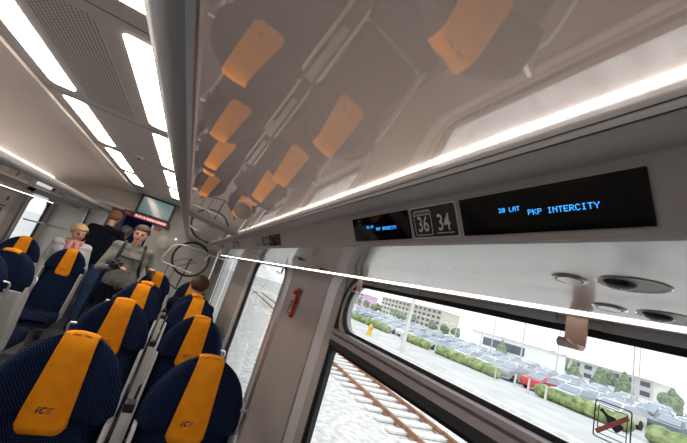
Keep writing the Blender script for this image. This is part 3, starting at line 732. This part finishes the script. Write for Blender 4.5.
# ------------------------------------------------------------------ people
def sdf_caps(p, a, b_, r1, r2):
    ab = b_-a; t = max(0, min(1, (p-a).dot(ab)/max(ab.length_squared, 1e-9))); return (p-(a+ab*t)).length-(r1+(r2-r1)*t)
def person(name, loc, rz, pose, mats, label, hair, vox=.011, tilt=0.):
    """pose: dict of joints in local frame, figure faces -Y. mats: list; prims carry material index"""
    J = {k: Vector(v) for k, v in pose.items()}
    prims = []
    def cap(a, b_, r1, r2, mi): prims.append((Vector(a), Vector(b_), r1, r2, mi))
    SK, TOP, LEG, SH, LIP, EYE = 0, 1, 2, 3, 4, 5
    for s_ in 'LR':
        cap(J['hip'+s_], J['kn'+s_], .092, .062, LEG); cap(J['kn'+s_], J['an'+s_], .060, .044, LEG)
        f = J['an'+s_]; fd = J.get('toe'+s_, f+Vector((0, -.17, -.05))); cap(f+Vector((0, .03, -.04)), fd, .042, .034, SH)
        cap(J['sh'+s_], J['el'+s_], .058, .045, TOP); cap(J['el'+s_], J['wr'+s_], .044, .034, TOP)
        d = (J['wr'+s_]-J['el'+s_]).normalized(); side = d.cross(Vector((0, 0, 1)))
        if side.length < .1: side = Vector((1, 0, 0))
        side.normalize(); nn = side.cross(d).normalized(); w = J['wr'+s_]
        cap(w, w+d*.03, .026, .026, SK)
        for k in (-1.5, -.5, .5, 1.5):          # palm and four fingers
            base = w+d*.085+side*k*.019
            cap(w+d*.025+side*k*.012, base, .017, .014, SK)
            L_ = .078-.010*abs(k+.3)
            k1 = base+d*L_*.5-nn*.010; k2 = k1+d*L_*.35-nn*.028
            cap(base, k1, .0098, .009, SK); cap(k1, k2, .009, .0078, SK)
        tb = w+d*.03+side*(-.026 if s_ == 'L' else .026); sd = -1 if s_ == 'L' else 1
        cap(w+d*.02, tb+side*sd*.012, .015, .013, SK); cap(tb+side*sd*.012, tb+side*sd*.022+d*.045-nn*.012, .012, .009, SK)
    pel, ch, nk, hd = J['pel'], J['ch'], J['nk'], J['hd']
    sx = (J['shR']-J['shL']); sx.normalize()
    for k in (-.085, 0, .085): cap(pel+sx*k, pel+(ch-pel)*.5+sx*k*.85, .105, .10, TOP if pose.get('coat') is None else TOP)
    for k in (-.095, 0, .095): cap(pel+(ch-pel)*.45+sx*k*.85, ch+sx*k, .10, .108, TOP)
    cap(J['shL'], J['shR'], .066, .066, TOP); cap(ch+(nk-ch)*.4, nk, .085, .056, TOP); cap(nk, hd-(hd-nk)*.25, .052, .055, SK)
    up = (hd-nk).normalized(); fw = J['look'].normalized(); fw = (fw-up*fw.dot(up)).normalized(); rt = fw.cross(up)
    def h(x, y, z): return hd+rt*x+fw*y+up*z
    cap(h(0, -.018, .040), h(0, -.010, .030), .086, .084, SK); cap(h(0, .010, .0), h(0, .022, -.070), .068, .044, SK)
    cap(h(-.03, .02, -.03), h(.03, .02, -.03), .046, .046, SK); cap(h(0, .075, .015), h(0, .100, -.016), .009, .014, SK)
    cap(h(-.035, .072, .030), h(.035, .072, .030), .013, .013, SK); cap(h(-.018, .082, -.047), h(.018, .082, -.047), .009, .009, LIP); cap(h(0, .058, -.085), h(0, .062, -.082), .024, .024, SK)
    for s_ in (-1, 1): cap(h(s_*.080, -.005, .018), h(s_*.083, -.012, -.012), .013, .010, SK); cap(h(s_*.031, .072, .012), h(s_*.034, .071, .012), .0088, .0088, EYE)
    b = MB()
    ic = bmesh.new(); bmesh.ops.create_icosphere(ic, subdivisions=2, radius=1); sph = [v.co.copy() for v in ic.verts]; ic.free()
    for a, c, r1, r2, mi in prims: b.hull([a+v*r1 for v in sph]+[c+v*r2 for v in sph])
    o = b.build('tmp', M['skin'])
    rm = o.modifiers.new('r', 'REMESH'); rm.mode = 'VOXEL'; rm.voxel_size = vox; sm = o.modifiers.new('s', 'SMOOTH'); sm.iterations = 2; sm.factor = .5
    bpy.context.view_layer.update()
    me = bpy.data.meshes.new_from_object(o.evaluated_get(bpy.context.evaluated_depsgraph_get())); bpy.data.objects.remove(o)
    me.materials.clear()
    for m in mats: me.materials.append(m)
    for p in me.polygons:
        c = p.center; best = 9; bi = 0
        for a, d_, r1, r2, mi in prims:
            q = sdf_caps(c, a, d_, r1, r2)
            if mi in (4, 5): q -= .002
            if q < best: best = q; bi = mi
        p.material_index = bi; p.use_smooth = True
    e = empty(name, loc, rz, label=label, cat='person')
    body = bpy.data.objects.new('body', me); COL.objects.link(body); body.parent = e
    # hair: shell around the skull
    hm, style = hair; b = MB(); ic = bmesh.new(); bmesh.ops.create_icosphere(ic, subdivisions=4, radius=1)
    for v in ic.verts:
        c = v.co.copy(); n_ = math.sin(c.x*17+c.z*9)*math.sin(c.y*13+c.z*21)*.03
        v.co = h(c.x*.096*(1+n_), -.022+c.y*.108*(1+n_), .042+c.z*.092*(1+n_))
    dl = []
    for v in ic.verts:
        q = v.co-hd; y_, z_ = q.dot(fw), q.dot(up)
        lim = .060 if y_ > .035 else (.01 if y_ > -.02 else (-.05 if style == 'short' else -.10))
        if z_ < lim: dl.append(v)
    bmesh.ops.delete(ic, geom=dl, context='VERTS'); ic.verts.index_update()
    b.add([v.co[:] for v in ic.verts], [[v.index for v in f.verts] for f in ic.faces]); ic.free()
    if style == 'long':
        b.hull([h(s_*.085, y_, z_) for s_ in (-1, 1) for y_ in (-.09, -.02) for z_ in (.02,)]+[h(s_*.06, y_, -.10) for s_ in (-1, 1) for y_ in (-.085, -.045)])
    ho = b.build('hair', hm, e, smooth=True); sd = ho.modifiers.new('t', 'SOLIDIFY'); sd.thickness = .012
    return e, J, h
def stand(hgt=1.75, lean=0., wrL=None, wrR=None, look=(0, -1, 0), elL=None, elR=None, turn=0.):
    k = hgt/1.75
    J = dict(hipL=(-.09, 0, .93), hipR=(.09, 0, .93), knL=(-.10, -.01, .50), knR=(.10, -.03, .50), anL=(-.11, .02, .085), anR=(.11, .0, .085), pel=(0, 0, .98), ch=(0, -lean*.6, 1.30), nk=(0, -lean, 1.47),
             hd=(0, -lean*1.25-.02, 1.62), shL=(-.185, -lean*.8, 1.41), shR=(.185, -lean*.8, 1.41), elL=elL or (-.25, .0, 1.12), elR=elR or (.25, .0, 1.12), wrL=wrL or (-.24, -.10, .88), wrR=wrR or (.24, -.10, .88), look=look)
    return {n_: ((v[0]*k, v[1]*k, v[2]*k) if n_ != 'look' else v) for n_, v in J.items()}
BL = M['black']
# man in grey with camera, facing the lens; his left is image right
e, J, h = person('person', (-.60, 4.86, 0), .12, stand(1.74, .0, wrL=(-.10, -.27, 1.17), elL=(-.27, -.06, 1.10), wrR=(.29, -.05, 1.20), elR=(.30, .10, 1.13), look=(-.15, -1, -.1)),
    [M['skin'], M['jgrey'], M['jdark'], M['black'], M['lips'], M['eye']], 'person in a grey jacket and black backpack straps holding a camera in the aisle', (M['brown'], 'short'))
b = MB()
for s_ in (-1, 1):
    b.tube([(s_*.10, .12, 1.42), (s_*.115, .02, 1.475), (s_*.12, -.075, 1.43), (s_*.13, -.118, 1.33), (s_*.14, -.115, 1.20), (s_*.17, -.03, 1.08)], .019, 8)
b.tube([(-.125, -.118, 1.30), (0, -.125, 1.29), (.125, -.118, 1.30)], .010, 6)
b.hull([(x, y, z) for x in (-.14, .14) for y in (.10, .24) for z in (1.05, 1.42)]); b.build('backpack', BL, e, smooth=40)
c = empty('photo_camera', (-.60+.02-.08, 4.86-.35, 1.20), .2, label='black camera held by the person in the grey jacket', cat='camera')
b = MB(); b.box(-.065, .065, -.03, .03, -.045, .045); b.box(-.025, .025, -.025, .025, .045, .07); b.build('camera_body', BL, c, bevel=.01)
b = MB(); b.tube([(0, -.03, -.005), (0, -.10, -.02)], .033, 16); b.build('lens', M['black'], c, smooth=True)
# man in dark jacket, back to the camera, head bowed
person('person', (-1.20, 5.98, 0), PI-.15, stand(1.88, .06, wrL=(-.10, -.30, 1.10), elL=(-.28, -.08, 1.12), wrR=(.10, -.30, 1.10), elR=(.28, -.08, 1.12), look=(.1, -1, -.7)),
    [M['skin'], M['jdark'], M['jeans'], M['black'], M['lips'], M['eye']], 'person in a dark navy jacket and jeans with their back to the camera', (M['ginger'], 'short'))
# blond woman
e, J, h = person('person', (-1.37, 5.50, 0), .25, stand(1.50, .05, look=(.45, -1, -.1), wrR=(.12, -.20, 1.18), elR=(.26, -.05, 1.10)),
    [M['skin'], M['pale'], M['jeans'], M['black'], M['lips'], M['eye']], 'person with short blond hair, pink scarf and pale top behind the left seats', (M['blond'], 'short'))
b = MB(); k = 1.50/1.75; n0 = Vector((0, -.045*k, 1.465*k))
b.tube([(n0.x+.085*math.cos(a), n0.y+.075*math.sin(a), n0.z+.012*math.sin(3*a)) for a in [2*PI*i/20 for i in range(20)]], .030, 8, closed=True)
b.tube([(.03, -.115, n0.z), (.05, -.145, n0.z-.09), (.06, -.150, n0.z-.24)], .03, 8, rr=[.032, .036, .026]); b.tube([(-.03, -.115, n0.z), (-.04, -.145, n0.z-.08), (-.035, -.150, n0.z-.18)], .03, 8, rr=[.03, .034, .024]); b.build('scarf', M['pink'], e, smooth=True)
person('person', (-1.09, 6.85, 0), PI, stand(1.70, .05), [M['skin'], M['jdark'], M['jeans'], M['black'], M['lips'], M['eye']], 'person with grey hair mostly hidden behind the one in the dark jacket', (M['greyhair'], 'short'), vox=.013)
# seated person facing away in the back-to-back row
sp = dict(hipL=(-.09, -.20, .56), hipR=(.09, -.20, .56), knL=(-.11, -.62, .52), knR=(.11, -.62, .52), anL=(-.11, -.60, .09), anR=(.11, -.60, .09), pel=(0, -.20, .60), ch=(0, -.16, .92), nk=(0, -.13, 1.10),
          hd=(0, -.155, 1.245), shL=(-.185, -.15, 1.03), shR=(.185, -.15, 1.03), elL=(-.19, -.24, .76), elR=(.19, -.24, .76), wrL=(-.12, -.42, .66), wrR=(.12, -.42, .66), look=(0, -1, -.1))
person('person', (.25, 3.72, 0), PI, sp, [M['skin'], M['jdark'], M['jdark'], M['black'], M['lips'], M['eye']], 'seated person, only brown hair visible above the seat backs on the right', (M['brown'], 'short'), vox=.013)

# ------------------------------------------------------------------ outside
b = MB(); b.box(-60, 15.8, -60, 130, GZ-.3, GZ); struct(b.build('ground', M['ballast']))
b = MB()
dirv = Vector((-1.15, -6.4, 0)).normalized()
def rl(x0, y0, x1, y1, t0, t1):
    return (x0+(x1-x0)*t0, y0+(y1-y0)*t0), (x0+(x1-x0)*t1, y0+(y1-y0)*t1)
# track runs a little away from the carriage with distance
A, B = Vector((6.35, 6.37)), Vector((6.80, 12.6)); d = (B-A).normalized(); nrm = Vector((d.y, -d.x))
d = Vector((.09, 1)).normalized(); nrm = Vector((d.y, -d.x))
def track(base, gauge, sleepers, y_rng, lab):
    e = empty('railway_track', (base.x, base.y, GZ-.07), label=lab, cat='railway track', group='railway tracks outside')
    for k in (0, 1):
        o0 = nrm*gauge*k
        b = MB(); p = [o0+d*y_rng[0], o0+d*y_rng[1]]
        for (hw_, z0, z1) in ((.06, .13, .145), (.012, .145, .23), (.032, .23, .26)):
            b.add([(p[0].x-hw_, p[0].y, z0), (p[0].x+hw_, p[0].y, z0), (p[0].x+hw_, p[0].y, z1), (p[0].x-hw_, p[0].y, z1), (p[1].x-hw_, p[1].y, z0), (p[1].x+hw_, p[1].y, z0), (p[1].x+hw_, p[1].y, z1), (p[1].x-hw_, p[1].y, z1)],
                  [(0, 1, 2, 3), (4, 5, 6, 7), (0, 1, 5, 4), (1, 2, 6, 5), (2, 3, 7, 6), (3, 0, 4, 7)])
        b.build('rail', M['rust'], e)
    me = None
    y = y_rng[0]; nS = 0
    while y < y_rng[1] and nS < 95:
        c = nrm*gauge/2+d*y
        if me is None:
            b = MB(); b.box(-1.2, 1.2, -.12, .12, -.03, .03); so = b.build('sleeper', M['sleeper'], e); me = so
        else:
            so = me.copy(); COL.objects.link(so); so.parent = e
        so.location = (c.x, c.y, .12); so.rotation_euler.z = math.atan2(-d.x, d.y); y += .62; nS += 1
track(Vector((6.0, 3.0)), 1.30, True, (-8, 44), 'railway track with rusty rails beside the train, seen through the lower window')
b = MB(); b.box(15.8, 26.4, -60, 130, GZ-.3, GZ+.01); struct(b.build('trim_5', M['road']))
b = MB(); b.box(26.4, 130, -80, 180, GZ-.3, GZ+.0); struct(b.build('trim_6', M['lot']))
b = MB(); b.box(15.7, 15.9, -60, 130, GZ, GZ+.16); struct(b.build('trim_7', M['sleeper']))
b = MB(); b.box(16.4, 16.55, -60, 130, GZ+.01, GZ+.05); struct(b.build('trim_8', M['sleeper']))
# hedges
def hedge(y0, y1, x, hh, lab):
    b = MB(); random.seed(int(y0*7)+3)
    y = y0
    while y < y1:
        b.ico((x+random.uniform(-.2, .2), y, GZ+hh*.5), hh*.62, 2, sc=(1., 1.25, random.uniform(.8, 1.)), jit=.12); y += .8*hh
    tag(b.build('hedge', M['hedge'], smooth=False), lab, 'hedge', 'low hedges at the edge of the car lot')
hedge(3, 9.2, 26.8, 1.0, 'green hedge below the bottle sticker in front of the parked cars')
hedge(10.6, 15.2, 26.8, .95, 'green hedge left of the bottle sticker at the edge of the lot')
hedge(19.5, 26.5, 26.8, .95, 'long green hedge in the middle of the upper window view')
hedge(28.5, 31.5, 26.8, .9, 'short green hedge just right of the pale lamp post')
hedge(36, 48, 26.8, 1.0, 'green hedge near the left end of the upper window view')
# cars
carcols = [('white', (.75, .76, .78)), ('silver', (.42, .45, .49)), ('dark grey', (.07, .08, .10)), ('blue', (.08, .14, .26)), ('pale blue', (.45, .55, .64)), ('cream', (.66, .64, .58)), ('red', (.55, .035, .03))]
def car_mesh(cname, colr):
    e = empty('car')
    side = [(-2.1, .35), (-2.15, .62), (-1.95, .88), (-1.15, .96), (-.55, 1.40), (.75, 1.44), (1.55, .98), (2.05, .92), (2.15, .62), (2.1, .32)]
    b = MB(); n_ = len(side); r = []
    for x, k in ((-.84, 0), (-.80, 1), (.80, 1), (.84, 0)):
        r.append([(x*(1 if z < 1 else .80), y, z) for y, z in side])
    b.loft(r); b.build('car_body', mat('paint_'+cname.replace(' ', '_'), colr, .25, .2, coat=.6), e, smooth=35)
    b = MB(); gl = [(-1.02, 1.0), (-.50, 1.345), (.70, 1.385), (1.38, 1.0)]
    for sx in (-1, 1):
        b.plate([(sx*(.83 if z < 1.1 else .69), y, z) for y, z in gl], (sx*.01, 0, 0))
    b.plate([(-.66, -1.16, .985), (.66, -1.16, .985), (.56, -.60, 1.38), (-.56, -.60, 1.38)], (0, -.012, .006)); b.plate([(-.66, 1.57, 1.0), (.66, 1.57, 1.0), (.56, .80, 1.43), (-.56, .80, 1.43)], (0, .012, .006)); b.build('car_window', M['carglass'], e)
    for sx in (-.76, .76):
        for y in (-1.3, 1.32):
            b = MB(); b.tube([(sx-.09, y, .32), (sx+.09, y, .32)], .32, 14); b.build('wheel', M['tyre'], e, smooth=40)
    return e
protos = [car_mesh(*c) for c in carcols]
first = [True]*7; random.seed(11); cnt = 0
labs = ['white car parked in the crowded lot beyond the hedge', 'silver car parked in the crowded lot beyond the hedge', 'dark grey car parked in the crowded lot beyond the hedge', 'dark blue car parked in the crowded lot beyond the hedge', 'pale blue car parked in the crowded lot beyond the hedge', 'cream car parked in the crowded lot beyond the hedge', 'red car parked in the front row of the lot, above the hedge']
rx = 30.2; ri = 0
while rx < 75 and cnt < 285:
    y = 2.0 + (ri % 2)*1.2 if rx < 45 else rx*.10
    ymax = rx*2.0 + 2
    while y < ymax and cnt < 285:
        c = random.choices(range(6), (9, 4, 2.2, .8, 2, 1.6))[0]
        if ri == 0 and 16.2 < y < 18.8 and first[6]: c = 6
        if random.random() < .93:
            if first[c]: o = protos[c]; first[c] = False
            else: o = copy_tree(protos[c])
            o.location = (rx+random.uniform(-.2, .2), y, GZ); o.rotation_euler.z = PI/2+random.uniform(-.06, .06)+(PI if random.random() < .5 else 0)
            tag(o, labs[c], 'car', 'cars parked in the lot'); cnt += 1
        y += 2.55 if rx < 45 else 2.7+ (rx-45)*.05
    rx += 5.2 if ri % 2 == 0 else 8.2
    ri += 1
# posts, lamps, signs along the road
def post(x, y, hgt, r, m, name, lab, cat, top=None, group=None):
    e = empty(name, (x, y, GZ), label=lab, cat=cat, group=group)
    b = MB(); b.tube([(0, 0, 0), (0, 0, hgt)], r, 10, rr=[r, r*.7]); b.build('pole', m, e, smooth=True)
    if top == 'lamp':
        b = MB(); b.hull([(x_, y_, z_) for x_ in (-.9, .1) for y_ in (-.12, .12) for z_ in (hgt-.02, hgt+.08)]); b.build('lamp_head', M['shell'], e)
    if top == 'sign':
        b = MB(); b.box(-.03, .03, -.32, .32, hgt-.45, hgt+.02); b.build('sign_panel', M['fac1'], e)
    return e
post(17.2, 20.6, 7.5, .13, M['white'], 'lamp_post', 'thick white lamp post at the left part of the upper window view', 'lamp post', 'lamp')
post(24.5, 24.6, 7., .06, M['fac1'], 'lamp_post', 'thin grey lamp post just right of the thick white one', 'lamp post', 'lamp')
post(18.6, 22.6, 1.2, .04, M['fac1'], 'road_sign', 'small grey road sign before the hedge in the upper window view', 'sign', 'sign')
post(24.3, 17.6, 1.5, .05, M['fac1'], 'road_sign', 'pale road sign standing on the road left of the red car', 'sign', 'sign')
for i, y in enumerate((14.6, 15.9, 17.0)): post(25.9, y, 1.0, .09, M['white'], 'bollard', ['white bollard nearest the red car', 'middle white bollard by the lot edge', 'left white bollard by the lot edge'][i], 'bollard', group='white bollards')
e = empty('hydrant', (18.2, 27.2, GZ), label='yellow hydrant on the pale road at the left end of the upper window', cat='hydrant')
b = MB(); b.tube([(0, 0, 0), (0, 0, .5), (0, 0, .95), (0, 0, 1.1)], .2, 12, rr=[.28, .2, .2, .06]); b.build('barrel', M['yellow'], e, smooth=True)
b = MB(); b.tube([(0, -.33, .7), (0, .33, .7)], .09, 10); b.build('outlet', M['redpaint'], e, smooth=True)
# masts in the lot
for i, (x, y) in enumerate(((40, 26), (48, 44), (42.9, 16.2), (55, 30), (52, 60), (60, 22), (45, 34), (59.5, 47.6))):
    post(x, y, 8.5, .09, M['fac1'], 'light_mast', 'thin pale light mast standing among the parked cars', 'light mast', 'lamp', 'light masts in the lot')
# trees and buildings on the skyline
def tree(x, y, hgt, w, kind):
    e = empty('tree', (x, y, GZ), label='', cat='tree', group='trees on the skyline')
    e['label'] = ('bushy tree on the skyline behind the car lot', 'slim conical tree on the skyline behind the car lot')[kind]
    b = MB(); b.tube([(0, 0, 0), (0, 0, hgt*.4)], .2, 8); b.build('trunk', M['bark'], e)
    b = MB()
    if kind == 0:
        for k in range(9): b.ico((random.uniform(-w, w)*.5, random.uniform(-w, w)*.6, hgt*random.uniform(.4, .85)), w*random.uniform(.35, .55), 2, jit=.16)
    else:
        for k in range(7): b.ico((0, 0, hgt*(.2+.115*k)), w*(1-k/8)*.6, 2, sc=(1, 1, 1.1), jit=.16)
    b.build('crown', M['tree'], e)
random.seed(5)
for i in range(34):
    y = 4 + i*5.2 + random.uniform(-2, 2); tree(118+random.uniform(-3, 3), y*2.05, random.uniform(3.6, 6.0), random.uniform(2.6, 3.2), 0)
for x, y, hgt in ((84, 33, 5.2), (88, 39, 4.8), (92, 46, 4.4), (84, 26, 4.6), (92, 66, 4.6)): tree(x, y, hgt, 2.6, 1)
def building(x, y, w, dep, hgt, m, rows, cols, lab, roof=None):
    e = empty('building', (x, y, GZ), label=lab, cat='building')
    b = MB(); b.box(0, dep, -w/2, w/2, 0, hgt); b.build('wall', m, e)
    b = MB(); b.box(-.3, dep+.3, -w/2-.3, w/2+.3, hgt, hgt+.35); b.build('roof', roof or M['fac1'], e)
    pr = None
    for r in range(rows):
        for c in range(cols):
            if pr is None: bb = MB(); bb.box(-.06, 0, -w/cols*.3, w/cols*.3, 0, hgt/rows*.5); pr = o = bb.build('window', M['fwin'], e)
            else: o = pr.copy(); COL.objects.link(o); o.parent = e
            o.location = (0, -w/2+w/cols*(c+.5), hgt/rows*(r+.3))
building(140, 262, 60, 15, 10.5, M['fac2'], 4, 12, 'long pinkish building far behind the lot at the left end of the view')
building(134, 165, 60, 14, 11.5, M['fac3'], 4, 15, 'ochre building with rows of windows far behind the car lot', M['fac3'])
building(95, 68, 24, 12, 5.0, M['white2'], 1, 1, 'low white hall behind the parked cars near the middle of the view')
building(132, 60, 30, 12, 5.5, M['fac1'], 2, 8, 'pale low building on the skyline at the right of the view')

# ------------------------------------------------------------------ sky, sun, camera
w = bpy.data.worlds.new('sky'); bpy.context.scene.world = w; w.use_nodes = True
N = w.node_tree.nodes; L = w.node_tree.links; bg = N['Background']
tc = N.new('ShaderNodeTexCoord'); s = N.new('ShaderNodeSeparateXYZ'); L.new(tc.outputs['Generated'], s.inputs[0])
r = N.new('ShaderNodeValToRGB'); L.new(s.outputs[2], r.inputs[0]); L.new(r.outputs[0], bg.inputs['Color'])
r.color_ramp.elements[0].position = 0; r.color_ramp.elements[0].color = (.98, .98, 1, 1); r.color_ramp.elements[1].position = .8; r.color_ramp.elements[1].color = (.86, .92, 1, 1)
bg.inputs['Strength'].default_value = 1.48
sl = bpy.data.lights.new('sun', 'SUN'); sl.energy = 1.1; sl.angle = math.radians(14); sl.color = (1, .96, .9)
so = bpy.data.objects.new('sun', sl); COL.objects.link(so); so.rotation_euler = (math.radians(18), math.radians(-12), 0)

F = 310.; CX, CY = 343.5, 221.5
def dr(x, y): return Vector((x-CX, -(y-CY), -F)).normalized()
dY = dr(188, 250); dX = dr(1013, 501.6); dX = (dX-dY*dX.dot(dY)).normalized(); dZ = dX.cross(dY)
cam = bpy.data.cameras.new('camera'); cam.sensor_width = 36; cam.lens = 36*F/687; cam.clip_start = .01; cam.clip_end = 500
co = bpy.data.objects.new('camera', cam); COL.objects.link(co)
R = Matrix((dX, dY, dZ)); co.matrix_world = Matrix.Translation((0, 0, H)) @ R.to_4x4()
sc = bpy.context.scene; sc.camera = co
sc.view_settings.view_transform = 'Standard'; sc.view_settings.look = 'None'; sc.view_settings.gamma = 1; sc.view_settings.exposure = 0.12
sc.cycles.max_bounces = 10; sc.cycles.transparent_max_bounces = 16; sc.cycles.glossy_bounces = 5
